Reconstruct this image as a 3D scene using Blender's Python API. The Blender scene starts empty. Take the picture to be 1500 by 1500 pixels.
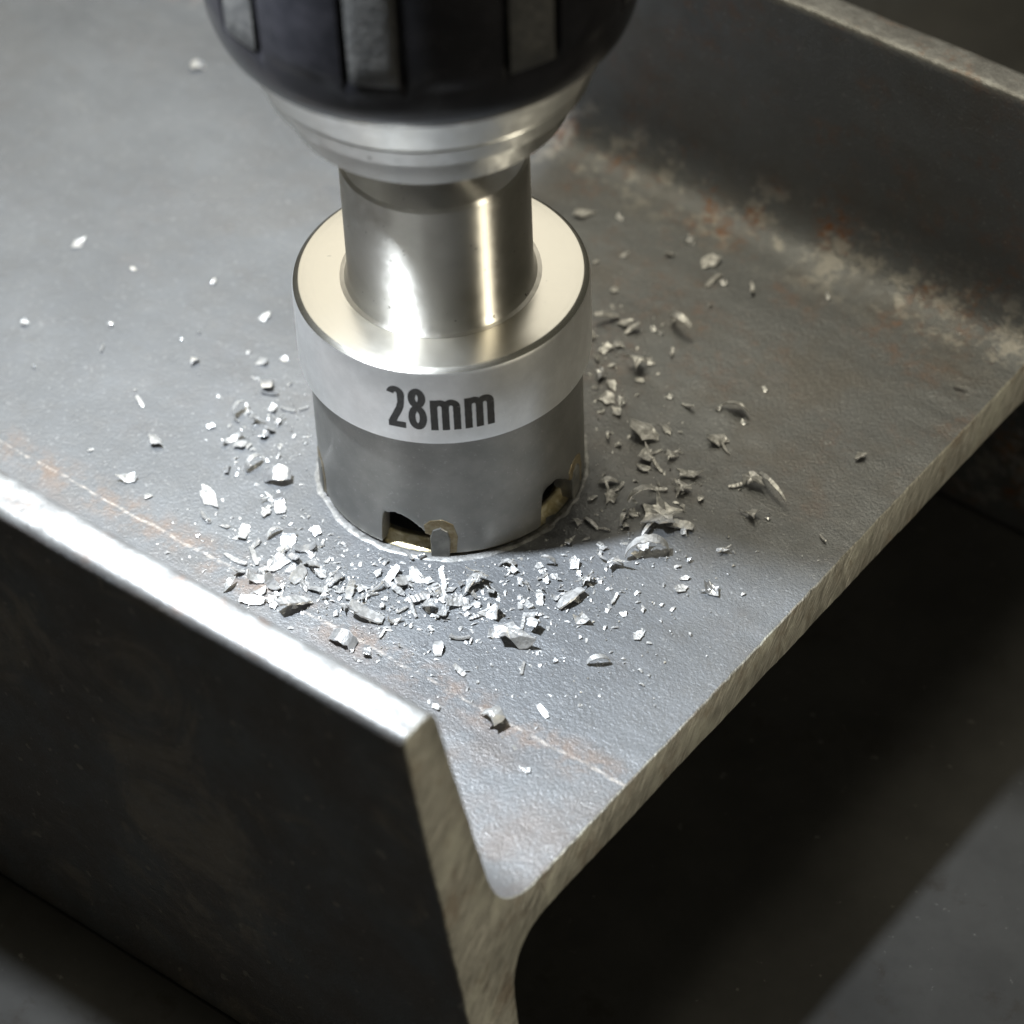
import bpy, bmesh, math, random
from mathutils import Vector, Matrix, Euler, noise
S = 0.001                                   # everything below is written in millimetres
sc = bpy.context.scene
col = sc.collection

# ------------------------------------------------------------------ camera
CAM = Vector((163.533, -191.565, 243.720))
RT = Vector((0.7945873, 0.6063310, -0.0315249))
UP = Vector((-0.4111111, 0.5755110, 0.7069475))
FW = Vector((-0.4467871, 0.5487712, -0.7065631))
FPX = 5001.3                                # focal length in pixels of the 1500 px photograph
cd = bpy.data.cameras.new('camera'); cam = bpy.data.objects.new('camera', cd); col.objects.link(cam)
cd.sensor_width = 36; cd.lens = 36 * FPX / 1500
cam.matrix_world = Matrix((
    (RT.x, UP.x, -FW.x, CAM.x * S), (RT.y, UP.y, -FW.y, CAM.y * S),
    (RT.z, UP.z, -FW.z, CAM.z * S), (0, 0, 0, 1)))
cd.clip_start = 0.01; cd.clip_end = 20
cd.dof.use_dof = True
cd.dof.focus_distance = (Vector((8, -12, 8)) - CAM).dot(FW) * S
cd.dof.aperture_fstop = 24
cd.dof.aperture_blades = 0
sc.camera = cam

# ------------------------------------------------------------------ light
w = bpy.data.worlds.new('World'); sc.world = w; w.use_nodes = True
bg = w.node_tree.nodes['Background']; bg.inputs[0].default_value = (0.80, 0.78, 0.62, 1); bg.inputs[1].default_value = 0.065

def area(name, loc, target, size, watts, colr, shape='SQUARE', sy=None):
    d = bpy.data.lights.new(name, 'AREA'); d.shape = shape; d.size = size * S
    if sy: d.size_y = sy * S
    d.energy = watts; d.color = colr
    o = bpy.data.objects.new(name, d); col.objects.link(o)
    o.location = Vector(loc) * S
    o.rotation_euler = (Vector(target) - Vector(loc)).to_track_quat('-Z', 'Y').to_euler()
    return o
LED = Vector((-17, -38.3, 110))
ld = bpy.data.lights.new('work_lamp', 'SPOT'); ld.energy = 1.6; ld.color = (0.83, 0.91, 1.0)   # the drill's own white lamp
ld.shadow_soft_size = 3.2 * S; ld.spot_size = math.radians(130); ld.spot_blend = .3
lo = bpy.data.objects.new('work_lamp', ld); col.objects.link(lo); lo.location = LED * S
lo.rotation_euler = (Vector((-25, -22, 0)) - LED).to_track_quat('-Z', 'Y').to_euler()
area('ceiling_lamp', (-270, 150, 1140), (0, 0, 0), 480, 7.4, (1.0, 0.93, 0.72))           # workshop lamp overhead
area('lit_ceiling_panel', (-402, 494, 636), (0, 0, 0), 700, 1.7, (1.0, 0.95, 0.82))     # wide dim ceiling panel behind
area('side_fill', (900, 10, 150), (40, 0, 10), 160, 3.3, (1.0, 0.93, 0.74))               # fill light added for the cut end and the chips, little above the beam
sc.view_settings.view_transform = 'Standard'; sc.view_settings.look = 'None'
sc.view_settings.exposure = 0.1; sc.view_settings.gamma = 1
sc.render.engine = 'CYCLES'; sc.cycles.max_bounces = 6; sc.cycles.use_denoising = True
sc.cycles.sample_clamp_indirect = 3

# ------------------------------------------------------------------ helpers
def ray(px, py): return FW + RT * ((px - 750) / FPX) - UP * ((py - 750) / FPX)
def on_web(px, py, z=0.0):
    d = ray(px, py); return CAM + d * ((z - CAM.z) / d.z)

def link(name, me, parent=None, mats=(), smooth=False):
    o = bpy.data.objects.new(name, me); col.objects.link(o)
    for m in mats: me.materials.append(m)
    if parent: o.parent = parent
    if smooth:
        for p in me.polygons: p.use_smooth = True
    return o
def mesh(name, vs, fs, parent=None, mats=(), smooth=False):
    me = bpy.data.meshes.new(name); me.from_pydata([Vector(v) * S for v in vs], [], fs); me.update()
    bm = bmesh.new(); bm.from_mesh(me); bmesh.ops.recalc_face_normals(bm, faces=bm.faces); bm.to_mesh(me); bm.free()
    return link(name, me, parent, mats, smooth)
def sharpen(o, deg=35):
    bm = bmesh.new(); bm.from_mesh(o.data)
    for e in bm.edges:
        if len(e.link_faces) == 2 and e.calc_face_angle(0) > math.radians(deg): e.smooth = False
    bm.to_mesh(o.data); bm.free()
def empty(name, loc, label, cat, group=None):
    o = bpy.data.objects.new(name, None); col.objects.link(o); o.location = Vector(loc) * S
    o.empty_display_size = 0.01
    tag(o, label, cat, group); return o
def tag(o, label, cat, group=None):
    o['label'] = label; o['category'] = cat
    if group: o['group'] = group
def lathe(name, prof, parent, mats, seg=160, closed=False):
    vs = []; fs = []; n = len(prof)
    for i in range(seg):
        a = 2 * math.pi * i / seg
        for r, z in prof: vs.append((r * math.cos(a), r * math.sin(a), z))
    for i in range(seg):
        j = (i + 1) % seg
        for k in range(n - 1 if not closed else n):
            l = (k + 1) % n
            fs.append((i * n + k, j * n + k, j * n + l, i * n + l))
    o = mesh(name, vs, fs, parent, mats, True); sharpen(o, 30); return o

class NT:
    def __init__(s, name):
        s.m = bpy.data.materials.new(name); s.m.use_nodes = True; s.t = s.m.node_tree
        s.b = s.t.nodes['Principled BSDF']
        s.tc = s.t.nodes.new('ShaderNodeTexCoord')
        mp = s.t.nodes.new('ShaderNodeMapping'); mp.inputs['Scale'].default_value = (1000,) * 3
        s.l(s.tc.outputs['Object'], mp.inputs[0]); s.co = mp.outputs[0]
    def l(s, a, b): s.t.links.new(a, b)
    def inp(s, sock, v):
        if hasattr(v, 'is_output'): s.l(v, sock)
        elif isinstance(v, tuple) and len(v) == 3 and sock.type == 'RGBA': sock.default_value = v + (1,)
        else: sock.default_value = v
    def noise(s, scale, detail=4, rough=.55, co=None, stretch=None, off=0, distort=0):
        n = s.t.nodes.new('ShaderNodeTexNoise'); n.inputs['Scale'].default_value = scale
        n.inputs['Detail'].default_value = detail; n.inputs['Roughness'].default_value = rough
        n.inputs['Distortion'].default_value = distort
        c = co or s.co
        if stretch or off:
            mp = s.t.nodes.new('ShaderNodeMapping'); mp.inputs['Scale'].default_value = stretch or (1, 1, 1)
            mp.inputs['Location'].default_value = (off, off * .7, off * 1.3); s.l(c, mp.inputs[0]); c = mp.outputs[0]
        s.l(c, n.inputs['Vector']); return n.outputs[0]
    def vor(s, scale, feat='F1'):
        n = s.t.nodes.new('ShaderNodeTexVoronoi'); n.inputs['Scale'].default_value = scale; n.feature = feat
        s.l(s.co, n.inputs['Vector']); return n.outputs['Distance'], n.outputs['Color'] if feat == 'F1' else None
    def ramp(s, f, a, b, va=0.0, vb=1.0):
        n = s.t.nodes.new('ShaderNodeMapRange'); s.l(f, n.inputs[0])
        n.interpolation_type = 'SMOOTHSTEP'
        for i, v in zip((1, 2, 3, 4), (a, b, va, vb)): n.inputs[i].default_value = v
        return n.outputs[0]
    def math(s, op, a, b=0.0, c=0.0):
        n = s.t.nodes.new('ShaderNodeMath'); n.operation = op
        for i, v in enumerate((a, b, c)): s.inp(n.inputs[i], v)
        return n.outputs[0]
    def mix(s, f, a, b, mode='MIX'):
        n = s.t.nodes.new('ShaderNodeMix'); n.data_type = 'RGBA'; n.blend_type = mode
        s.inp(n.inputs[0], f); s.inp(n.inputs[6], a); s.inp(n.inputs[7], b); return n.outputs[2]
    def sep(s):
        n = s.t.nodes.new('ShaderNodeSeparateXYZ'); s.l(s.co, n.inputs[0]); return n.outputs
    def bump(s, h, dist, strength=1.0, prev=None):
        n = s.t.nodes.new('ShaderNodeBump'); n.inputs['Distance'].default_value = dist * S
        n.inputs['Strength'].default_value = strength; s.l(h, n.inputs['Height'])
        if prev: s.l(prev, n.inputs['Normal'])
        return n.outputs[0]
    def out(s, color=None, metal=None, rough=None, normal=None, **k):
        for nm, v in (('Base Color', color), ('Metallic', metal), ('Roughness', rough), ('Normal', normal)):
            if v is not None: s.inp(s.b.inputs[nm], v)
        for nm, v in k.items(): s.inp(s.b.inputs[nm.replace('_', ' ')], v)
        return s.m

# ------------------------------------------------------------------ materials
def mill_scale(name, scribe=False, dark=1.0, warm=.35, rlo=.40, rhi=.58):
    t = NT(name); xyz = t.sep()
    big = t.noise(.045, 5, .6); med = t.noise(.22, 6, .65, off=7); fine = t.noise(1.9, 3, .6, off=3)
    c = t.mix(t.ramp(big, .35, .68), (.134 * dark, .138 * dark, .143 * dark), (.160 * dark, .165 * dark, .171 * dark))
    c = t.mix(t.ramp(med, .52, .76, 0, .22), c, (.10 * dark, .088 * dark, .075 * dark))
    stn = t.math('MULTIPLY', t.ramp(t.noise(.07, 5, .65, off=41), .44, .66), t.math('MULTIPLY', t.ramp(xyz[1], -15, 30, warm * .12, warm), t.ramp(xyz[0], -60, -5, .25, 1)))
    c = t.mix(stn, c, (.125 * dark, .098 * dark, .070 * dark))
    rust = t.ramp(t.noise(.13, 7, .7, off=31), .47, .66)
    rust2 = t.ramp(t.noise(.7, 6, .72, off=11), .40, .64)
    # rust collects along the two fillets
    far = t.math('MULTIPLY', t.ramp(xyz[1], 41, 47), t.ramp(xyz[2], 34, 39, 1, 0))
    amount = t.math('ADD', t.math('MULTIPLY_ADD', far, .95, .03), t.math('MULTIPLY', t.math('MULTIPLY', t.ramp(xyz[1], 4, 38), t.ramp(xyz[0], -45, 0)), .45))
    rm = t.math('MULTIPLY', t.math('MULTIPLY', rust, rust2), amount)
    c = t.mix(rm, c, (.20, .085, .035))
    # pale scuffs on the far fillet
    sc_ = t.math('MULTIPLY', t.math('MULTIPLY', far, t.ramp(t.noise(.30, 6, .72, off=51), .49, .62)), .8)
    c = t.mix(sc_, c, (.36, .34, .31))
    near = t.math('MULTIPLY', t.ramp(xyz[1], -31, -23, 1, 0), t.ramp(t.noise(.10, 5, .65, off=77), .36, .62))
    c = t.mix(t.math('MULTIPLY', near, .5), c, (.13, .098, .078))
    dot = t.ramp(t.noise(.62, 2, .4, off=91), .67, .71)
    cloud_refl = t.math('MULTIPLY', t.ramp(t.noise(.06, 6, .7, off=101, distort=1.2), .50, .68), t.ramp(xyz[1], -49, -47, .75, 0))
    c = t.mix(cloud_refl, c, (.30, .26, .215))  # cloudy reflections on the near flange's outer face, mixed into the colour
    dot = t.math('MULTIPLY', dot, t.ramp(xyz[1], -49, -47, 1, 0))
    c = t.mix(t.math('MULTIPLY', dot, .6), c, (.36, .33, .28))
    if scribe:
        wob = t.math('MULTIPLY_ADD', t.noise(.16, 4, .6, off=4), 1.6, -25.8)
        d = t.math('ABSOLUTE', t.math('SUBTRACT', xyz[1], wob))
        brk = t.ramp(t.noise(.35, 4, .7, stretch=(2.2, .6, 1), off=21), .38, .66)
        line = t.math('MULTIPLY', t.ramp(d, .03, .26, 1, 0), brk)
        halo = t.math('MULTIPLY', t.ramp(d, .3, 3.4, 1, 0), t.ramp(t.noise(.3, 5, .7, off=61), .42, .68))
        c = t.mix(t.math('MULTIPLY', halo, .75), c, (.19, .14, .11))
        c = t.mix(t.math('MULTIPLY', line, .85), c, (.42, .38, .345))
    spk = t.ramp(t.noise(2.6, 2, .5, off=17), .64, .72)
    c = t.mix(t.math('MULTIPLY', spk, .35), c, (.38, .38, .38))
    met = t.ramp(rm, 0, .6, .35, .05)
    rg = t.ramp(t.noise(.35, 5, .7, off=2), .3, .75, rlo, rhi)
    g1 = t.noise(3.0, 2, .65, off=13); g2 = t.noise(.12, 3, .5, off=19)
    n = t.bump(g2, 1.0, .25); n = t.bump(g1, .20, .55, n)
    return t.out(c, met, rg, n)
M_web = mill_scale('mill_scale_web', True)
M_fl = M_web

def rolled_edge():
    t = NT('rolled_edge_steel')
    c = t.mix(t.ramp(t.noise(.3, 6, .7), .4, .66), (.13, .128, .124), (.21, .21, .205))
    c = t.mix(t.ramp(t.noise(.22, 6, .75, off=9), .54, .68, 0, .8), c, (.15, .10, .075))
    n = t.bump(t.noise(.9, 5, .65, off=3), .3, .5)
    return t.out(c, .55, .46, n)
M_edge = rolled_edge()

def saw_cut():
    t = NT('saw_cut_steel')
    mp = t.t.nodes.new('ShaderNodeMapping'); mp.inputs['Rotation'].default_value = (math.radians(-38), 0, 0)
    t.l(t.co, mp.inputs[0])
    st = t.noise(1.0, 4, .6, co=mp.outputs[0], stretch=(2, .35, 6.5))
    st2 = t.noise(.25, 3, .6, co=mp.outputs[0], stretch=(1, .5, 1.6), off=5)
    c = t.mix(t.ramp(st, .3, .7), (.13, .122, .103), (.37, .352, .305))
    c = t.mix(t.ramp(st2, .5, .68, 0, .6), c, (.38, .37, .31))
    c = t.mix(t.ramp(t.noise(.22, 6, .72, off=23), .50, .68, 0, .5), c, (.14, .095, .06))
    n = t.bump(t.noise(.9, 5, .7, off=37), .25, .5); n = t.bump(st, .14, .7, n)
    return t.out(c, .45, .47, n)
M_cut = saw_cut()

def turned(name, colr, rough, aniso, stain=.25, ring=.35, pits=.7, var=1.0):
    t = NT(name); xyz = t.sep()
    tg = t.t.nodes.new('ShaderNodeTangent'); tg.direction_type = 'RADIAL'; tg.axis = 'Z'
    r = t.math('SQRT', t.math('ADD', t.math('MULTIPLY', xyz[0], xyz[0]), t.math('MULTIPLY', xyz[1], xyz[1])))
    cmb = t.t.nodes.new('ShaderNodeCombineXYZ'); t.l(r, cmb.inputs[0]); t.l(xyz[2], cmb.inputs[2])
    gro = t.noise(5, 2, .6, co=cmb.outputs[0])
    blot = t.noise(.3, 5, .6)
    c = t.mix(t.ramp(blot, .4, .75, 0, stain), colr, tuple(x * .62 for x in colr))
    pit = t.ramp(t.noise(1.6, 2, .5, off=8), .72, .76)
    c = t.mix(t.math('MULTIPLY', pit, pits), c, (.08, .06, .04))
    rg = t.math('ADD', t.ramp(t.noise(.8, 5, .7, off=4), .3, .7, -.05 * var, .06 * var), rough)
    n = t.bump(gro, .03, ring)
    return t.out(c, 1.0, rg, n, Anisotropic=aniso, Anisotropic_Rotation=.25, Tangent=tg.outputs[0])
M_shank = turned('turned_steel', (.70, .67, .61), .38, 1.0)
M_collar_top = turned('turned_steel_face', (.74, .71, .64), .26, .45, .02, .35, .15, .2)
M_nose = turned('chuck_steel', (.80, .79, .76), .34, .85)
def band():
    t = NT('brushed_collar_steel')
    c = t.mix(t.ramp(t.noise(.5, 5, .6), .35, .7), (.68, .67, .655), (.76, .75, .735))
    c = t.mix(t.ramp(t.noise(3, 2, .5, off=6), .68, .74, 0, .8), c, (.8, .8, .8))
    n = t.bump(t.noise(4, 3, .6, stretch=(1, 1, .35)), .02, .5)
    return t.out(c, .85, .32, n)
M_band = band()
def body():
    t = NT('blasted_steel'); xyz = t.sep()
    c = t.mix(t.ramp(t.noise(.25, 5, .6), .35, .7), (.20, .196, .183), (.255, .247, .23))
    c = t.mix(t.ramp(t.noise(2.5, 3, .6, off=6), .60, .72, 0, .3), c, (.42, .41, .40))
    n = t.bump(t.noise(6, 3, .6), .03, .5)
    return t.out(c, .92, .42, n)
M_body = body()
def plain(name, c1, c2, metal, rough, scale=.6, bd=.05, bs=2.0, **k):
    t = NT(name)
    c = t.mix(t.ramp(t.noise(scale, 5, .65), .35, .68), c1, c2)
    n = t.bump(t.noise(bs, 4, .6, off=5), bd, .6)
    return t.out(c, metal, rough, n, **k)
M_carb = plain('carbide', (.10, .098, .09), (.17, .165, .15), .6, .42)
M_braze = plain('brass_braze', (.13, .095, .045), (.22, .185, .12), .6, .45, 1.2, .15)
M_black = plain('black_sleeve', (.006, .006, .007), (.011, .0105, .012), 0, .22, .3, .02, Specular_IOR_Level=.3)
M_rubber = plain('grip_rubber', (.011, .0107, .010), (.028, .0265, .024), 0, .6, 1.0, .25, 1.6)
M_ink = plain('laser_mark', (.020, .019, .018), (.04, .038, .036), .2, .6, 3)
M_dark = plain('dark_steel', (.05, .05, .05), (.08, .08, .08), .8, .4)
M_fresh = plain('freshly_cut_steel', (.18, .177, .17), (.38, .373, .36), .5, .45, 1.2, .15, 1.5)
M_gold = plain('hot_cut_steel', (.40, .33, .18), (.62, .56, .40), .85, .34, 1.0, .1)
def chipmat(name, c1, c2, metal, rough):
    t = NT(name)
    c = t.mix(t.ramp(t.noise(1.3, 4, .6), .35, .65), c1, c2)
    n = t.bump(t.noise(3.5, 3, .6, stretch=(1, .4, 1)), .12, .7)
    return t.out(c, metal, rough, n)
M_chip = [chipmat('chip_steel', (.36, .355, .345), (.64, .63, .615), .55, .45),
          chipmat('chip_bright', (.52, .52, .525), (.70, .70, .705), .8, .28),
          chipmat('chip_dark', (.30, .295, .285), (.48, .47, .455), .5, .45)]
def bench_mat():
    t = NT('bench_top_paint')
    c = t.mix(t.ramp(t.noise(.03, 6, .65), .3, .7), (.020, .0195, .0185), (.036, .035, .033))
    c = t.mix(t.ramp(t.noise(.7, 3, .6, off=5), .68, .75, 0, .3), c, (.15, .145, .135))
    c = t.mix(t.ramp(t.noise(.12, 6, .7, off=15), .56, .70, 0, .6), c, (.018, .015, .012))
    n = t.bump(t.noise(.5, 5, .6), .15, .4)
    return t.out(c, .0, .85, n, Specular_IOR_Level=.15)

# ------------------------------------------------------------------ bench
Z_B = -31.94
mb = bench_mat()
Z_F = Z_B - .02
bo = mesh('workbench_top', [(-2500, -2500, Z_F), (2500, -2500, Z_F), (2500, 2500, Z_F), (-2500, 2500, Z_F)], [(0, 1, 2, 3)], None, [mb])
bo['kind'] = 'structure'

# ------------------------------------------------------------------ the I-beam
XE, PT = 40.136, 0.1496
def end_x(z): return XE - PT * z
beam = empty('steel_beam', (0, 0, Z_B), 'scaled steel I-beam lying on its flange edges, its web being drilled', 'steel beam')
def arc(p0, c, p1, n=9):                       # smooth corner from p0 to p1 bulging to c
    return [tuple((1 - t) ** 2 * a + 2 * t * (1 - t) * b + t * t * d for a, b, d in zip(p0, c, p1)) for t in [i / n for i in range(n + 1)]]
ZT = 27.73
TW = 4.0
def flange_profile(side):
    # returned counter-clockwise-ish list of (y, z), inner side towards the web
    if side < 0: yo, yi, yf, yw, ylow = -50.8, -46.4, -44.6, -38.6, -37.6
    else: yo, yi, yf, yw, ylow = 57.5, 53.0, 50.9, 44.6, 43.2
    s = 1 if side < 0 else -1
    P = []
    P += arc((yo, ZT - 1.3), (yo, ZT), (yo + s * 1.3, ZT - .05), 6)
    P += arc((yi - s * 1.1, ZT), (yi, ZT), (yi + s * .06, ZT - 1.0), 5)
    P += arc((yf, 5.6), (yf + s * .55, 0), (yw, 0), 12)
    P += arc((ylow, -TW), (yf + s * .8, -TW), (yf + s * .1, -10.2), 12)
    P += arc((yi, Z_B + .9), (yi - s * .05, Z_B), (yi - s * .9, Z_B), 4)
    P += arc((yo + s * .8, Z_B), (yo, Z_B), (yo, Z_B + .8), 4)
    return P
def web_profile():
    return [(-38.6, 0), (44.6, 0), (43.2, -TW), (-37.6, -TW)]
def resample(P, step):
    out = []
    for i, p in enumerate(P):
        q = P[(i + 1) % len(P)]; d = math.dist(p, q)
        if d < 1e-6: continue
        n = max(1, int(round(d / step)))
        for k in range(n): out.append((p[0] + (q[0] - p[0]) * k / n, p[1] + (q[1] - p[1]) * k / n))
    return out
def extrude_section(name, P, mats, matfun, step=.9, open_sides=()):
    P = resample(P, step); n = len(P)
    area2 = sum(P[i][0] * P[(i + 1) % n][1] - P[(i + 1) % n][0] * P[i][1] for i in range(n))
    sg = 1 if area2 > 0 else -1
    nor = []
    for i in range(n):
        a, b = P[i - 1], P[(i + 1) % n]; tx, tz = b[0] - a[0], b[1] - a[1]; L = math.hypot(tx, tz) or 1
        nor.append((sg * tz / L, -sg * tx / L))
    # stations measured back from the cut end
    stations = [-420, -300, -200, -150] + [-120 + 4 * i for i in range(30)] + [-2.5, -1.2, -.5, -.22, -.06, 0]
    vs = []; fs = []; mi = []
    for si, st in enumerate(stations):
        for (y, z), (ny, nz) in zip(P, nor):
            inward = 0
            if st > -.3: inward = {-.22: .0, -.06: .07, 0: .20}.get(st, 0)
            if (y, z) in (): inward = 0
            seam = any(abs(y - ys) < 1.2 and (-TW - .3 < z < .3) for ys in open_sides)
            if seam: inward *= .999
            x = end_x(z) + st
            w_ = noise.noise(Vector((x * .25, y * .6, z * .6))) * .10 + noise.noise(Vector((x * .05, y * .1, z * .1))) * .12
            wear = noise.noise(Vector((y * .9, z * .9, 5.1)))
            if st > -.7: x += wear * .10
            if st > -.3: inward *= 1 + 1.1 * wear
            if seam: w_ = 0
            yy, zz = y + ny * (w_ - inward), z + nz * (w_ - inward)
            if z <= Z_B + .05: zz = max(zz, Z_B)
            if seam and abs(ny) > .5: yy = y
            vs.append((x, yy, zz))
    for si in range(len(stations) - 1):
        for i in range(n):
            j = (i + 1) % n
            fs.append((si * n + i, si * n + j, (si + 1) * n + j, (si + 1) * n + i))
            mi.append(1 if si >= len(stations) - 3 else matfun(P[i], P[j]))
    last = (len(stations) - 1) * n
    fs.append(tuple(last + i for i in range(n))); mi.append(1)
    fs.append(tuple(range(n))[::-1]); mi.append(1)
    me = bpy.data.meshes.new(name); me.from_pydata([Vector((v[0], v[1], v[2] - Z_B)) * S for v in vs], [], fs)
    for p, m in zip(me.polygons, mi): p.material_index = m
    me.update()
    bm = bmesh.new(); bm.from_mesh(me)
    bmesh.ops.recalc_face_normals(bm, faces=bm.faces)
    big = [f for f in bm.faces if len(f.verts) > 4]
    bmesh.ops.triangulate(bm, faces=big)
    bm.to_mesh(me); bm.free()
    o = link(name, me, beam, mats, True); sharpen(o, 40); return o
# material textures use the beam's own coordinates, so shift them to the same zero
def fl_mat(a, b):
    return 2 if min(a[1], b[1]) > ZT - .6 else 0
extrude_section('web', web_profile(), [M_web, M_cut], lambda a, b: 0, .8, (-38.6, 44.6, 43.2, -37.6))
f1 = extrude_section('flange', flange_profile(-1), [M_fl, M_cut, M_edge], fl_mat, .9, (-38.6, -37.6))
f2 = extrude_section('flange', flange_profile(1), [M_fl, M_cut, M_edge], fl_mat, .9, (44.6, 43.2))
f1['label'] = 'flange with brightly lit top edge'; f2['label'] = 'flange with rust along its fillet'

# ring of bare metal where the teeth bite
def cut_ring():
    vs = []; fs = []; N = 220
    for i in range(N):
        a = 2 * math.pi * i / N; d = Vector((math.cos(a), math.sin(a), 0))
        e = noise.noise(d * 3.1) * .28 + noise.noise(d * 11) * .16
        for r, z in ((13.35, .05), (13.75, .10 + .10 * noise.noise(d * 9)), (13.95 + e * .6, .10 + .08 * noise.noise(d * 23)), (14.2 + e * 1.3, .004)):
            vs.append((r * d.x, r * d.y, z - Z_B))
    for i in range(N):
        j = (i + 1) % N
        for k in range(3): fs.append((i * 4 + k, j * 4 + k, j * 4 + k + 1, i * 4 + k + 1))
    return mesh('cut_ring', vs, fs, beam, [M_fresh], True)
cut_ring()
vs = []; fs = []; N = 96
for i in range(N):
    a = 2 * math.pi * i / N
    for r, z in ((13.2, .05), (12.5, .12), (12.3, 1.1), (11.6, 1.2), (11.4, .1)): vs.append((r * math.cos(a), r * math.sin(a), z - Z_B))
for i in range(N):
    j = (i + 1) % N
    for k in range(4): fs.append((i * 5 + k, j * 5 + k, j * 5 + k + 1, i * 5 + k + 1))
mesh('core_plug', vs, fs, beam, [M_gold], True)

# ------------------------------------------------------------------ the hole saw
saw = empty('hole_saw', (0, 0, 0), 'steel hole saw marked 28mm, biting into the beam web', 'hole saw')
Rc, Rs, Rb = 14.59, 9.07, 13.6
z1, z2, z3 = 16.26, 25.9, 40.95
collar = lathe('collar', [(12.0, z1), (Rc - .35, z1), (Rc - .05, z1 + .25), (Rc, z1 + .6), (Rc, z2 - .75), (Rc - .12, z2 - .38), (Rc - .5, z2 - .08), (Rc - .75, z2), (9.9, z2), (9.0, z2 + .01)], saw, [M_band, M_collar_top], 200)
for p in collar.data.polygons:
    if min(collar.data.vertices[v].co.z for v in p.vertices) > (z2 - .5) * S: p.material_index = 1
lathe('shank', [(Rs + .8, z2 + .03), (Rs + .35, z2 + .10), (Rs + .08, z2 + .45), (Rs, z2 + .9), (Rs, z3 - .35), (Rs - .3, z3), (4.0, z3)], saw, [M_shank], 160)

# 28mm lettering, drawn with strokes bent round the collar
AZ0 = math.atan2(CAM.y, CAM.x)
def stroke_arc(cx, cy, rx, ry, a0, a1, n=14):
    return [(cx + rx * math.cos(math.radians(a0 + (a1 - a0) * i / n)), cy + ry * math.sin(math.radians(a0 + (a1 - a0) * i / n))) for i in range(n + 1)]
SW = .77
def glyph_strokes():
    out = []; h = 5.35; x = 0
    # 2
    wd = 1.9; r = wd / 2 - SW / 2; cx = x + wd / 2
    top = stroke_arc(cx, h - SW / 2 - r * 1.15, r, r * 1.15, 172, -8, 16)
    out.append(top + [(cx + r * .93, h * .60), (cx + r * .62, h * .47), (cx - r * .35, h * .25), (cx - r * .92, h * .115), (cx - r * .98, SW * .5)])
    out.append([(x + .02, SW / 2), (x + wd, SW / 2)])
    x += wd + .30
    # 8
    wd = 1.95; cx = x + wd / 2; r = wd / 2 - SW / 2
    ru = (h * .47 - SW * .95) / 2; rl = (h * .53 - SW * .6) / 2
    out.append(stroke_arc(cx, SW / 2 + rl, r, rl, 0, 360, 28))
    out.append(stroke_arc(cx, h - SW / 2 - ru, r * .90, ru, 0, 360, 28))
    x += wd + .36
    for _ in range(2):
        mh = 3.95; wd = 3.1; st = SW * .98; pitch = (wd - st) / 2; r = pitch / 2
        for k in range(3): out.append([(x + st / 2 + pitch * k, 0), (x + st / 2 + pitch * k, mh - (.05 if k == 0 else 1.0))])
        for k in range(2):
            out.append(stroke_arc(x + st / 2 + pitch * k + r, mh - st / 2 - r * 1.05, r, r * 1.05, 185, 0, 12) )
        x += wd + .42
    return out, x - .42
def size_marking():
    strokes, W = glyph_strokes(); vs = []; fs = []
    R0 = Rc + .012; z0 = 18.35
    for si, P in enumerate(strokes):
        R = R0 + si * .0022
        # densify
        Q = []
        for a, b in zip(P, P[1:]):
            n = max(1, int(math.dist(a, b) / .35))
            Q += [(a[0] + (b[0] - a[0]) * k / n, a[1] + (b[1] - a[1]) * k / n) for k in range(n)]
        Q.append(P[-1]); base = len(vs)
        closed = math.dist(P[0], P[-1]) < 1e-6
        for i, (px, py) in enumerate(Q):
            if closed: a, b = Q[i - 1 if i > 0 else -2], Q[i + 1 if i < len(Q) - 1 else 1]
            else: a, b = Q[max(i - 1, 0)], Q[min(i + 1, len(Q) - 1)]
            tx, ty = b[0] - a[0], b[1] - a[1]; L = math.hypot(tx, ty) or 1
            hw = SW / 2 + .035 * noise.noise(Vector((px * 2.5, py * 2.5, si)))
            for s in (1, -1):
                u = px - s * ty / L * hw; v = py + s * tx / L * hw
                ang = AZ0 + ((u - W / 2) * .935 - .85) / Rc
                vs.append((R * math.cos(ang), R * math.sin(ang), z0 + v))
        for i in range(len(Q) - 1):
            fs.append((base + 2 * i, base + 2 * i + 1, base + 2 * i + 3, base + 2 * i + 2))
    me = bpy.data.meshes.new('size_marking'); me.from_pydata([Vector(v) * S for v in vs], [], fs); me.update()
    o = link('size_marking', me, collar, [M_ink]); o['label'] = 'dark laser-marked lettering reading 28mm'
size_marking()

# body shell with gullets: a grid in (angle, height) with cells removed, then given wall thickness
T0 = AZ0 - math.radians(7)            # the tooth that faces the camera
TEETH = [T0 + math.radians(72) * k for k in range(5)]
def ang_mm(a, t): return ((a - t + math.pi) % (2 * math.pi) - math.pi) * Rb
def bottom_z(a):
    z = .42                               # the rim stands just above the web
    for t in TEETH:
        d = ang_mm(a, t)                  # mm along the rim, positive to the right of the tooth
        if -6.8 < d < -.9:                # gullet opening on the left of the tooth
            u = (d + 6.8) / 5.9
            if u < .22: g = 1.1 * (u / .22) ** 2.2 if u < .10 else 4.6 * (.045 + .955 * math.sqrt(max(0, 1 - (1 - (u - .10) / .12) ** 2)) ** .8)
            else: g = 4.6 + .3 * math.sin((u - .22) * 5) - 2.2 * max(0, (u - .35) / .65) ** 1.7
            z = max(z, .42 + g + .22 * noise.noise(Vector((d * 1.6, t, 0))) + .10 * noise.noise(Vector((d * 5, t, 0))))
    return z
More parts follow.
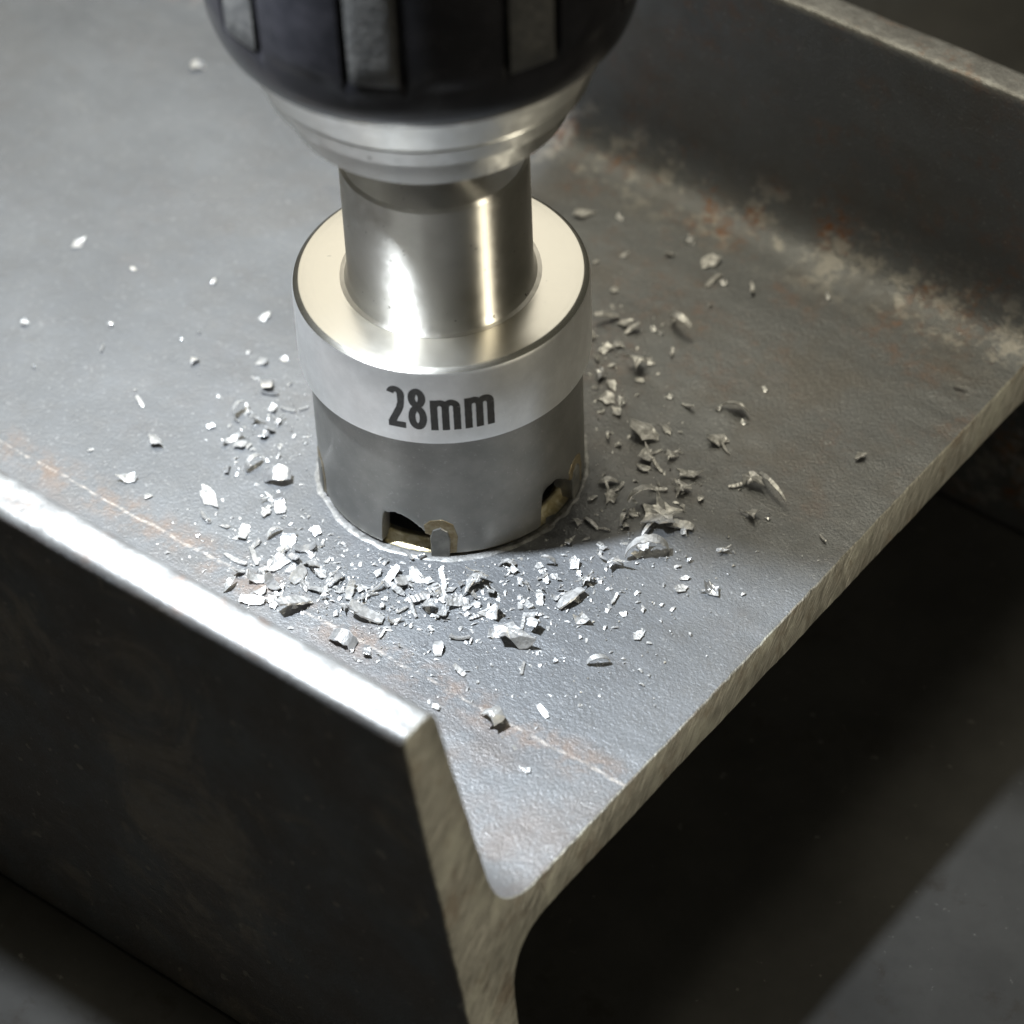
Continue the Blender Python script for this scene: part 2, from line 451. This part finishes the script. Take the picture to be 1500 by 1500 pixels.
def saw_body():
    N = 720; vs = []; fs = []
    hs = [0, .03, .1, .25, .5, .75, 1]
    for shell, rad in ((0, Rb), (1, Rb - 1.5)):
        for i in range(N):
            a = 2 * math.pi * i / N; zb = bottom_z(a)
            for k, t in enumerate(hs):
                z = zb + (z1 + .1 - zb) * t
                r = rad - (.10 if (k == 0 and shell == 0) else 0)
                if z > z1 - 1.2: r -= 0
                vs.append((r * math.cos(a), r * math.sin(a), z))
    n = len(hs)
    for sh in (0, 1):
        o = sh * N * n
        for i in range(N):
            j = (i + 1) % N
            for k in range(n - 1): fs.append((o + i * n + k, o + j * n + k, o + j * n + k + 1, o + i * n + k + 1))
    for i in range(N):
        j = (i + 1) % N
        fs.append((i * n, j * n, N * n + j * n, N * n + i * n))
        fs.append((i * n + n - 1, j * n + n - 1, N * n + j * n + n - 1, N * n + i * n + n - 1))
    o = mesh('cutting_body', vs, fs, saw, [M_body], True); sharpen(o, 40)
saw_body()
def slab(name, outline, r0, r1, t, parent, mat, bev=.15):
    """outline in (mm along rim, z) bent on the cylinder between radii r0 and r1"""
    vs = []; n = len(outline)
    cx = sum(p[0] for p in outline) / n; cz = sum(p[1] for p in outline) / n
    def ring(r, inset):
        for d, z in outline:
            L = math.hypot(d - cx, z - cz) or 1
            dd = d - (d - cx) / L * inset; zz = z - (z - cz) / L * inset
            a = t + dd / Rb; vs.append((r * math.cos(a), r * math.sin(a), zz))
    ring(r0, 0); ring(r1 - bev, 0); ring(r1, bev)
    fs = []
    for k in range(2):
        for i in range(n):
            j = (i + 1) % n; fs.append((k * n + i, k * n + j, (k + 1) * n + j, (k + 1) * n + i))
    fs += [tuple(range(n)), tuple(2 * n + i for i in range(n))]
    o = mesh(name, vs, fs, parent, [mat], True); sharpen(o, 30); return o
for k, t in enumerate(TEETH):
    tooth = slab('tooth', [(-1.0, .06), (.85, .02), (1.0, 2.4), (.75, 3.6), (.1, 4.1), (-.7, 3.75), (-1.02, 2.7)], 11.6, Rb + .14, t, saw, M_carb, .1)
    braze = slab('braze_fillet', [(-1.0, 3.0), (.9, .5), (1.55, .6), (1.75, 2.8), (1.35, 4.5), (.3, 5.2), (-.9, 5.0), (-1.6, 4.3), (-1.5, 3.2)], 13.2, Rb + .05, t, tooth, M_braze, .04)

# ------------------------------------------------------------------ the drill chuck
chuck = empty('drill_chuck', (0, 0, 48.3), 'black keyless drill chuck with silver nose, gripping the hole saw', 'drill chuck')
def dz(P): return [(r, z - 49) for r, z in P]
lathe('drive_shaft', dz([(0.5, 41.0), (4.4, 41.0), (4.4, 50.5), (0.5, 50.5)]), chuck, [M_dark], 48)
lathe('chuck_nose', dz([(3.6, 48.2), (11.8, 48.0), (12.9, 48.05), (13.3, 48.4), (13.45, 49.6), (13.45, 51.2), (13.1, 51.5), (13.1, 51.8), (14.9, 51.75), (15.3, 52.1),
                        (15.75, 53.9), (15.62, 54.05), (15.75, 54.25), (16.15, 54.5), (17.1, 56.6), (18.2, 59.1), (17.4, 59.6), (12, 60.0)]), chuck, [M_nose], 180)
NP = 9; PA0 = AZ0 - math.radians(13.5)
def sleeve():
    N = 540; vs = []; fs = []
    zs = [59.0, 59.15, 59.7, 60.6, 62.0, 63.6, 64.3, 64.9, 65.6, 67, 70, 80, 95, 110, 112]
    for i in range(N):
        a = 2 * math.pi * i / N
        ph = ((a - PA0) / (2 * math.pi / NP) + .5) % 1 - .5          # 0 at a grip panel's middle
        x = abs(ph)
        for z in zs:
            if z < 59.1: r = 18.35
            elif z < 59.3: r = 18.7
            else: r = 19.0 + 1.15 * (1 - math.exp(-(z - 59.5) / 2.2)) + .012 * (z - 60)
            if z > 64:
                k = min(1, (z - 64) / 1.2)
                groove = -.55 if .165 < x < .195 else (-.10 if x <= .165 else .30 * math.sin((x - .195) / .61 * math.pi))
                r += k * groove
            if z > 111: r -= 1.2
            vs.append((r * math.cos(a), r * math.sin(a), z - 49))
    n = len(zs)
    for i in range(N):
        j = (i + 1) % N
        for k in range(n - 1): fs.append((i * n + k, j * n + k, j * n + k + 1, i * n + k + 1))
    fs.append(tuple(i * n + n - 1 for i in range(N)))
    o = mesh('sleeve', vs, fs, chuck, [M_black], True); sharpen(o, 40); return o
sl = sleeve()
for k in range(NP):
    a0 = PA0 + 2 * math.pi * k / NP; hw = .155 * 2 * math.pi / NP
    vs = []; fs = []; U = 9; zs = [64.6, 64.8, 67, 72, 85, 105]
    for i in range(U + 1):
        a = a0 + hw * (2 * i / U - 1)
        for z in zs:
            r = 20.15 + .012 * (z - 60) + (.12 if (0 < i < U and z > 64.7) else .0)
            vs.append((r * math.cos(a), r * math.sin(a), z - 49))
            
    m = len(zs)
    for i in range(U):
        for q in range(m - 1): fs.append((i * m + q, (i + 1) * m + q, (i + 1) * m + q + 1, i * m + q + 1))
    me = bpy.data.meshes.new('grip_panel'); me.from_pydata([Vector(v) * S for v in vs], [], fs); me.update()
    o = link('grip_panel', me, sl, [M_rubber], True); sharpen(o, 40)

# ------------------------------------------------------------------ chips
rnd = random.Random(11)
def flake(r, rng, spiky=.5, bend=.5, thick=.05):
    """a torn shard: an angular outline with ragged edges, curled about one axis"""
    nc = rng.randint(4, 6); ang = sorted((i + rng.uniform(-.32, .32)) * 2 * math.pi / nc for i in range(nc))
    el = rng.uniform(.5, .9); cor = []
    for a in ang:
        q = rng.uniform(.72, 1.0)
        if rng.random() < spiky * .45: q = rng.uniform(1.1, 1.5)
        cor.append((q * math.cos(a), q * el * math.sin(a)))
    out = []
    for i, p in enumerate(cor):
        q = cor[(i + 1) % nc]; L = math.dist(p, q); pull = rng.uniform(.0, .30) * (1 if rng.random() < .7 else -.3) * (.5 + spiky)
        for k in range(3):
            t = (k + (rng.uniform(-.2, .2) if k else 0)) / 3
            x = p[0] + (q[0] - p[0]) * t; y = p[1] + (q[1] - p[1]) * t
            w_ = 1 - pull * math.sin(math.pi * t) + (rng.uniform(-.07, .07) if k else 0)
            out.append((x * w_, y * w_))
    n = len(out); ca = rng.uniform(0, math.pi); cx, cy = math.cos(ca), math.sin(ca)
    k1 = rng.uniform(.25, 1.0) * bend * rng.choice((-1, 1)); k2 = rng.uniform(-.5, .5) * bend
    def zf(x, y):
        u = x * cx + y * cy; v = -x * cy + y * cx
        return r * (k1 * u * u + k2 * u * v) + rng.uniform(-.05, .05) * r
    th = max(.03, thick * r)
    top = [(0, 0, zf(0, 0))]
    for f in (.55, 1.0):
        for x, y in out:
            x *= f; y *= f; top.append((x * r, y * r, zf(x, y)))
    m = len(top); fs = []
    vs = [(x, y, z + th) for x, y, z in top] + [(x, y, z - th) for x, y, z in top]
    for i in range(n):
        j = (i + 1) % n
        for o, fl in ((0, 1), (m, -1)):
            fs.append((o, o + 1 + i, o + 1 + j)[::fl]); fs.append((o + 1 + i, o + 1 + n + i, o + 1 + n + j, o + 1 + j)[::fl])
        fs.append((1 + n + i, m + 1 + n + i, m + 1 + n + j, 1 + n + j))
    return vs, fs
def strip(L, W, T, rng, curl=2.0, helix=.3, saw_=0.0, taper=.3, n=12):
    vs = []; fs = []
    R = L / curl if curl > .05 else 1e3
    for i in range(n + 1):
        t = i / n; a = (t - .5) * curl
        w = W * (1 - taper * abs(2 * t - 1) ** 2) * rng.uniform(.82, 1.15) * .5
        th = T * .5 * (1 + saw_ * (rng.uniform(.4, 1.3) if i % 2 else -rng.uniform(.2, .9)))
        px = R * math.sin(a); pz = R * (1 - math.cos(a)); py = helix * L * (t - .5)
        nx, nz = -math.sin(a), math.cos(a)
        for s, q in ((-1, 1), (1, 1), (1, -1), (-1, -1)):
            vs.append((px + nx * th * q, py + s * w + rng.uniform(-.05, .05) * W, pz + nz * th * q))
    for i in range(n):
        for k in range(4):
            l = (k + 1) % 4; fs.append((i * 4 + k, i * 4 + l, (i + 1) * 4 + l, (i + 1) * 4 + k))
    fs += [(0, 1, 2, 3), (n * 4 + 3, n * 4 + 2, n * 4 + 1, n * 4)]
    return vs, fs
def merge(A, B):
    o = len(A[0]); return A[0] + B[0], A[1] + [tuple(i + o for i in f) for f in B[1]]
def xf(G, M): return [tuple(M @ Vector(v)) for v in G[0]], G[1]
def shape(kind, d, rng):
    """d: size in mm"""
    r = d / 2
    if kind == 'f': return flake(r, rng, .5, .5)
    if kind == 'F': return flake(r, rng, .1, .2, .06)                     # flat neat flake
    if kind == 's':                                                        # torn flake with spikes
        g = flake(r * .8, rng, 1.2, .9)
        for _ in range(rng.randint(1, 2)):
            q = strip(d * .6, d * .09, .09, rng, rng.uniform(.6, 1.6), rng.uniform(-.2, .2), taper=.8, n=7)
            g = merge(g, xf(q, Matrix.Rotation(rng.uniform(0, 6.28), 4, 'Z') @ Matrix.Translation((r * .75, 0, 0))))
        return g
    if kind == 'c': return strip(d * 1.5, d * .26, .12, rng, rng.uniform(2.2, 3.4), rng.uniform(-.25, .25), taper=.6, n=16)
    if kind == 'l': return strip(d * 1.1, d * .22, .16, rng, rng.uniform(.3, 1.0), 0, .3, .4, 10)       # sliver
    if kind == 'r': return strip(d * 1.05, d * .42, d * .06, rng, rng.uniform(.2, .8), rng.uniform(-.15, .15), rng.uniform(.15, .45), .35, 9)  # ribbed crumpled
    if kind == 'b': return strip(d * 1.1, d * .55, .10, rng, rng.uniform(.9, 2.1), rng.uniform(-.1, .1), .1, .25, 9)   # thick curved block
    if kind == 'a': return flake(r * 1.0, rng, 1.0, 1.35, .035)            # torn shell, strongly bent
    if kind == 'g': return flake(r, rng, .4, .6, .16)                      # grain
    if kind == 't':                                                        # flake with a long thin curly tail
        g = xf(flake(r * .62, rng, 1, .9), Matrix.Translation((-r * .35, 0, .3)))
        return merge(g, xf(strip(d * 1.15, d * .085, .10, rng, 1.7, .35, taper=.7, n=14), Matrix.Translation((r * .45, -r * .2, .25))))
    return flake(r, rng)
PXMM = 14.3
half_cache = {}
def add_chip(px, py, size, kind, mat=0, lift=0.0, name='steel_chip', label=None, group=None, tilt=.35, rotz=None, face=False):
    rng = random.Random(int(px * 131 + py * 17 + size))
    g = shape(kind, (1.2 if (px > 850 and py < 800) else 1.08) * (.88 if kind in 'bra' else 1) * size / PXMM, rng)
    p = on_web(px, py)
    if kind in 'caA' and tilt < .5 and rng.random() < .6: flip = math.pi
    else: flip = 0 if rng.random() < .6 else math.pi
    if face:
        v = (CAM - p).normalized(); l = (LED - p).normalized(); h = (v + l).normalized()
        M = h.to_track_quat('Z', 'Y').to_matrix() @ Matrix.Rotation(rng.uniform(0, 6.28), 3, 'Z')
    else:
        M = Euler((rng.gauss(0, tilt) + flip, rng.gauss(0, tilt), rng.uniform(0, 6.28) if rotz is None else rotz)).to_matrix()
    vs = [M @ Vector(v) for v in g[0]]
    zmin = min(v.z for v in vs)
    if mat == 1 and rng.random() < .0: mat = 0
    me = bpy.data.meshes.new(name); me.from_pydata([(v - Vector((0, 0, zmin))) * S for v in vs], [], g[1]); me.update()
    bm = bmesh.new(); bm.from_mesh(me); bmesh.ops.recalc_face_normals(bm, faces=bm.faces); bm.to_mesh(me); bm.free()
    o = link(name, me, None, [M_chip[mat]]); o.location = Vector((p.x, p.y, .03 + lift)) * S
    tag(o, label, 'metal chip', group)
    return o
LB = {  # cluster: (where, group)
    'back': ('lying apart on the web behind the hole saw', 'chips scattered behind the hole saw'),
    'left': ('in the loose trail beside the hole saw', 'chips in the trail beside the hole saw'),
    'pile': ('in the pile between the hole saw and the lit flange', 'chips piled by the lit flange'),
    'front': ('in the strip along the front foot of the hole saw', 'chips along the front of the hole saw'),
    'lone': ('lying alone near the scratched line on the web', 'chips lying alone near the cut end'),
    'shade': ("in the hole saw's shadow towards the cut web edge", 'chips in the hole saw shadow'),
    'rear': ('in the dim cluster between the hole saw and the rusty flange', 'chips towards the rusty flange'),
}
KW = {'f': 'bent torn flake', 'F': 'flat neat flake', 's': 'spiky torn chip', 'c': 'curled steel ribbon', 'l': 'thin straight sliver', 'r': 'ribbed crumpled chip',
      'b': 'curved plate-like chip', 'a': 'arched hollow chip', 'g': 'tiny steel crumb'}
TONE = ('grey', 'bright', 'dark')
EXTRA = {'front': (26, 470, 860, 822, 925), 'shade': (4, 880, 1010, 700, 790)}
DATA = {
 'back': '115,358,24,f,0 195,395,10,g,1 313,415,11,g,1 388,467,24,F,0 36,475,14,g,0 162,478,9,g,1 150,512,15,l,2 287,531,15,g,1 50,538,8,g,1 292,488,8,g,1 266,498,8,g,1 205,590,22,l,0 198,572,8,g,2 134,660,10,f,0 228,648,27,f,0 192,703,28,f,0 218,727,15,f,0',
 'left': '309,627,15,g,1 385,532,26,f,0 417,527,16,F,1 392,565,32,b,1 395,578,24,l,1 362,600,20,l,0 345,612,32,c,0 375,620,26,s,0 388,640,22,b,1 400,600,20,f,0 408,620,18,s,2 422,602,20,l,0 342,645,32,c,0 350,655,26,f,0 364,655,18,f,2 396,634,24,F,0 445,600,14,l,0 430,640,8,g,0 410,655,14,f,0 332,690,18,b,1 347,697,8,g,1 368,688,30,c,2 378,668,16,f,0 393,677,10,g,1 408,670,12,f,0 304,727,44,f,0 300,760,24,l,2 306,766,12,g,1 290,787,9,g,1 296,793,6,g,1 330,772,16,f,2 404,705,46,b,1 410,742,34,b,1 390,752,28,f,0 396,732,24,s,2 452,759,10,g,1 427,769,9,g,1',
 'pile': '357,782,30,b,0 376,797,24,F,1 347,790,10,g,0 400,785,24,c,0 420,780,22,f,0 422,795,38,b,1 447,806,34,b,1 462,781,24,F,1 472,800,13,g,1 345,822,34,l,0 372,816,34,l,2 432,820,26,r,1 458,830,28,f,0 350,842,24,r,0 375,850,36,b,0 398,858,32,b,1 402,830,40,f,0 440,846,36,b,0 470,843,26,F,0 490,851,30,b,1 336,863,20,f,0 370,882,36,r,0 400,886,28,f,0 432,890,54,r,0 465,866,30,r,0 415,862,10,g,1 441,873,9,g,1 388,838,18,f,2 426,838,16,g,1 455,815,14,f,1 412,818,18,f,0 480,822,14,f,0 384,868,20,f,0 420,806,14,g,1 446,860,22,f,2 405,872,12,g,0 500,868,14,f,0 476,878,12,g,0',
 'front': '513,870,30,r,0 530,865,22,f,0 555,842,18,g,2 575,845,30,r,2 592,856,38,r,0 582,868,24,r,0 611,845,26,f,0 600,816,18,l,2 618,817,15,g,1 625,852,22,f,0 650,853,34,l,0 645,872,36,r,0 612,880,30,r,2 605,897,22,l,0 628,893,28,f,0 650,899,24,f,0 670,886,34,r,0 686,890,24,s,0 675,857,17,F,1 690,863,30,f,0 705,852,38,s,0 590,895,16,l,0 536,905,54,r,0 492,901,13,f,0 745,828,28,a,0 762,856,20,F,0 750,838,22,s,0 790,830,17,F,0 808,828,19,c,0 842,827,28,F,0 847,843,19,f,1 812,846,15,F,0 801,853,12,g,0 818,850,13,F,0 858,856,24,s,2 873,850,16,l,1 835,880,48,r,0 852,908,32,a,0 725,900,44,a,0 697,906,18,l,2 762,889,13,b,0 777,889,20,f,0 791,880,24,r,0 776,904,22,r,0 786,921,24,s,0 766,914,22,l,2 728,930,24,b,0 767,945,11,g,1 832,797,28,s,0 658,866,18,f,2 635,862,16,r,0 660,880,20,f,0 622,872,18,f,2 695,876,16,f,2 715,862,16,f,0 568,858,14,f,0 640,905,12,g,0 700,888,14,f,0 740,868,12,f,0 820,866,14,f,0 546,872,14,l,0 560,890,11,g,0 525,880,10,g,0',
 'lone': '560,930,15,l,0 586,948,10,g,0 642,952,26,b,0 674,936,26,l,2 673,985,22,r,0 765,981,20,l,0 813,970,8,g,1 875,973,28,c,0 795,1045,24,r,0 770,1130,17,F,1 935,932,20,F,0 941,893,17,F,0 900,879,19,l,0 968,888,7,g,1 632,923,9,g,0 690,940,10,l,0 720,975,8,g,0 850,935,8,g,0 1010,930,6,g,0 640,1038,14,f,0 700,1000,7,g,0',
 'shade': '867,731,17,F,0 886,708,26,f,0 894,730,36,s,0 907,716,18,l,0 926,753,17,f,0 963,718,22,l,0 945,687,19,F,0 962,686,20,l,2 1010,697,36,f,0 997,722,30,s,0 1026,732,15,f,0 996,772,36,r,2 897,830,40,s,1 938,806,32,a,0 882,802,20,f,0 1060,808,18,s,0 1009,822,10,g,1 1004,848,18,F,0 997,864,25,F,0 848,766,20,s,0 866,768,24,l,0 890,640,15,c,0 907,654,12,g,0 950,640,38,f,0 978,632,20,s,0 950,670,32,s,0 940,688,22,F,0 982,670,20,s,0 1080,713,20,l,0 1100,757,26,s,0 1125,760,9,g,1 1205,791,13,l,0 1261,672,21,F,0 935,753,8,g,1 915,748,7,g,0 1053,600,13,g,1 1080,602,36,f,0 1090,620,13,F,1 1008,598,19,l,0 880,812,12,f,0 860,790,10,f,0 935,815,14,f,0 1000,745,12,f,2',
 'rear': '908,320,15,F,1 855,315,38,f,0 982,374,17,f,0 917,374,17,f,0 1040,385,36,f,0 1045,412,28,l,2 1061,416,13,g,1 1103,427,20,c,0 1212,438,14,F,1 900,426,19,f,0 873,385,11,g,0 1040,450,8,g,0 890,470,34,l,0 915,474,28,f,0 923,486,26,f,0 957,484,14,F,1 968,489,7,g,1 990,482,40,c,0 885,512,24,f,0 906,505,18,f,0 935,540,42,a,0 952,530,22,f,0 880,551,28,f,1 895,566,16,f,0 937,558,15,F,0 887,586,22,f,0 911,592,16,F,1 905,605,28,f,0 980,582,13,F,1 1121,572,11,F,1 875,528,14,f,2 898,535,12,f,0 872,570,14,f,0 1405,570,14,l,0 985,518,16,l,0 868,495,16,f,2 880,605,14,f,0',
}
for key, (cnt, xa, xb, ya, yb) in EXTRA.items():       # a few more of the small ones between those picked out one by one
    for _ in range(cnt):
        DATA[key] += f' {rnd.uniform(xa, xb):.0f},{rnd.triangular(ya, yb, ya + .45 * (yb - ya)):.0f},{rnd.uniform(11, 24):.0f},{rnd.choice("sscfflc")},{rnd.choice((0, 0, 0, 2))}'
for key, txt in DATA.items():
    where, grp = LB[key]
    for it in txt.split():
        a = it.split(',')
        lab = f'{TONE[int(a[4])]} {KW[a[3]]} {where}'
        dense = key in ('pile', 'front', 'left')
        far_glint = key in ('rear', 'back', 'shade') and a[4] == '1' and a[3] in 'Fg'
        add_chip(float(a[0]), float(a[1]), float(a[2]), a[3], int(a[4]), label=lab, group=grp + ', ' + KW[a[3]] + ', ' + TONE[int(a[4])],
                 tilt=.32 if dense else .22, face=(a[4] == '1' and rnd.random() < (.5 if dense else .15)) or (far_glint and key != 'back'))
# a few chips that stand out
add_chip(290, 101, 30, 'b', 1, tilt=.2, rotz=.9, label='bright bean-shaped steel chip lying alone on the web behind the chuck')
add_chip(1012, 356, 19, 'F', 1, label='brightest oval steel chip near the rusty flange, next to a grey flake', face=True)
add_chip(1108, 715, 62, 't', 0, label='torn steel shaving with a long thin curling tail near the cut web edge', tilt=.15, rotz=-.1)
add_chip(950, 812, 58, 'c', 0, label='long arched steel curl at the border of the hole saw\'s shadow', tilt=.2, rotz=.6)
add_chip(968, 762, 56, 's', 0, label='large branching torn steel chip in the hole saw\'s shadow', tilt=.15)
add_chip(946, 733, 40, 'c', 0, label='hooked cream steel curl leaning on the large branching chip', tilt=.2)
add_chip(745, 942, 58, 'a', 0, label='arched torn steel chip with a dark hollow underside', tilt=.2, rotz=.4)
add_chip(1056, 648, 38, 's', 0, label='three-pointed steel chip with a bright tip in the hole saw\'s shadow', tilt=.2)
add_chip(1043, 866, 32, 's', 1, label='white spiky steel chip at the edge of the lit web', tilt=.3)
add_chip(503, 941, 44, 'b', 1, label='thick curved steel chip resting against the lit flange', tilt=.15, rotz=.2)
add_chip(537, 957, 22, 'b', 1, label='small blocky steel chip beside the thick curved chip', tilt=.2)
add_chip(720, 1060, 40, 'a', 2, label='hollow brownish steel chip on the scratched line by the flange end', tilt=.1)

# fine swarf dust, past counting
def dust():
    rng = random.Random(5); vs = []; fs = []
    cl = [(420, 810, 70, 40, 330), (640, 870, 110, 35, 420), (390, 640, 45, 60, 130), (930, 770, 80, 60, 160), (905, 560, 40, 70, 110), (800, 880, 90, 50, 240), (700, 950, 160, 90, 260), (560, 880, 90, 40, 200)]
    for cx, cy, sx, sy, n in cl:
        for _ in range(n):
            px, py = rng.gauss(cx, sx), rng.gauss(cy, sy); p = on_web(px, py)
            if p.xy.length < 14.7 or p.y < -37 or p.y > 43 or p.x > 39: continue
            a = rng.uniform(0, 6.28); b = len(vs)
            if rng.random() < .30:                        # a small thin bent shaving
                L = rng.uniform(.25, .75); W = L * rng.uniform(.25, .6); up = rng.uniform(0, .45) * L; up2 = rng.uniform(0, .35) * L
                ca, sa = math.cos(a), math.sin(a)
                for u, v, h in ((-.5, -.5, 0), (-.5, .4, .02), (.05, -.55, up), (0, .5, up2), (.5, -.3, .04), (.45, .2, up * .4)):
                    x = u * L + rng.uniform(-.06, .06); y = v * W
                    vs.append((p.x + x * ca - y * sa, p.y + x * sa + y * ca, .03 + h))
                fs += [(b, b + 2, b + 3, b + 1), (b + 2, b + 4, b + 5, b + 3)]
                continue
            r = rng.uniform(.05, .16) * (1.5 if rng.random() < .12 else 1)
            for k in range(3):
                vs.append((p.x + r * math.cos(a + 2.1 * k) * rng.uniform(.5, 1.3), p.y + r * math.sin(a + 2.1 * k), .03 + rng.uniform(0, .12)))
            vs.append((p.x, p.y, .04 + r * rng.uniform(.5, 1.2)))
            fs += [(b, b + 1, b + 3), (b + 1, b + 2, b + 3), (b + 2, b, b + 3), (b, b + 2, b + 1)]
    o = mesh('swarf_dust', vs, fs, None, [M_chip[0]]); o['kind'] = 'stuff'
    o['label'] = 'fine steel dust and crumbs sprinkled around the hole saw'; o['category'] = 'dust'
dust()
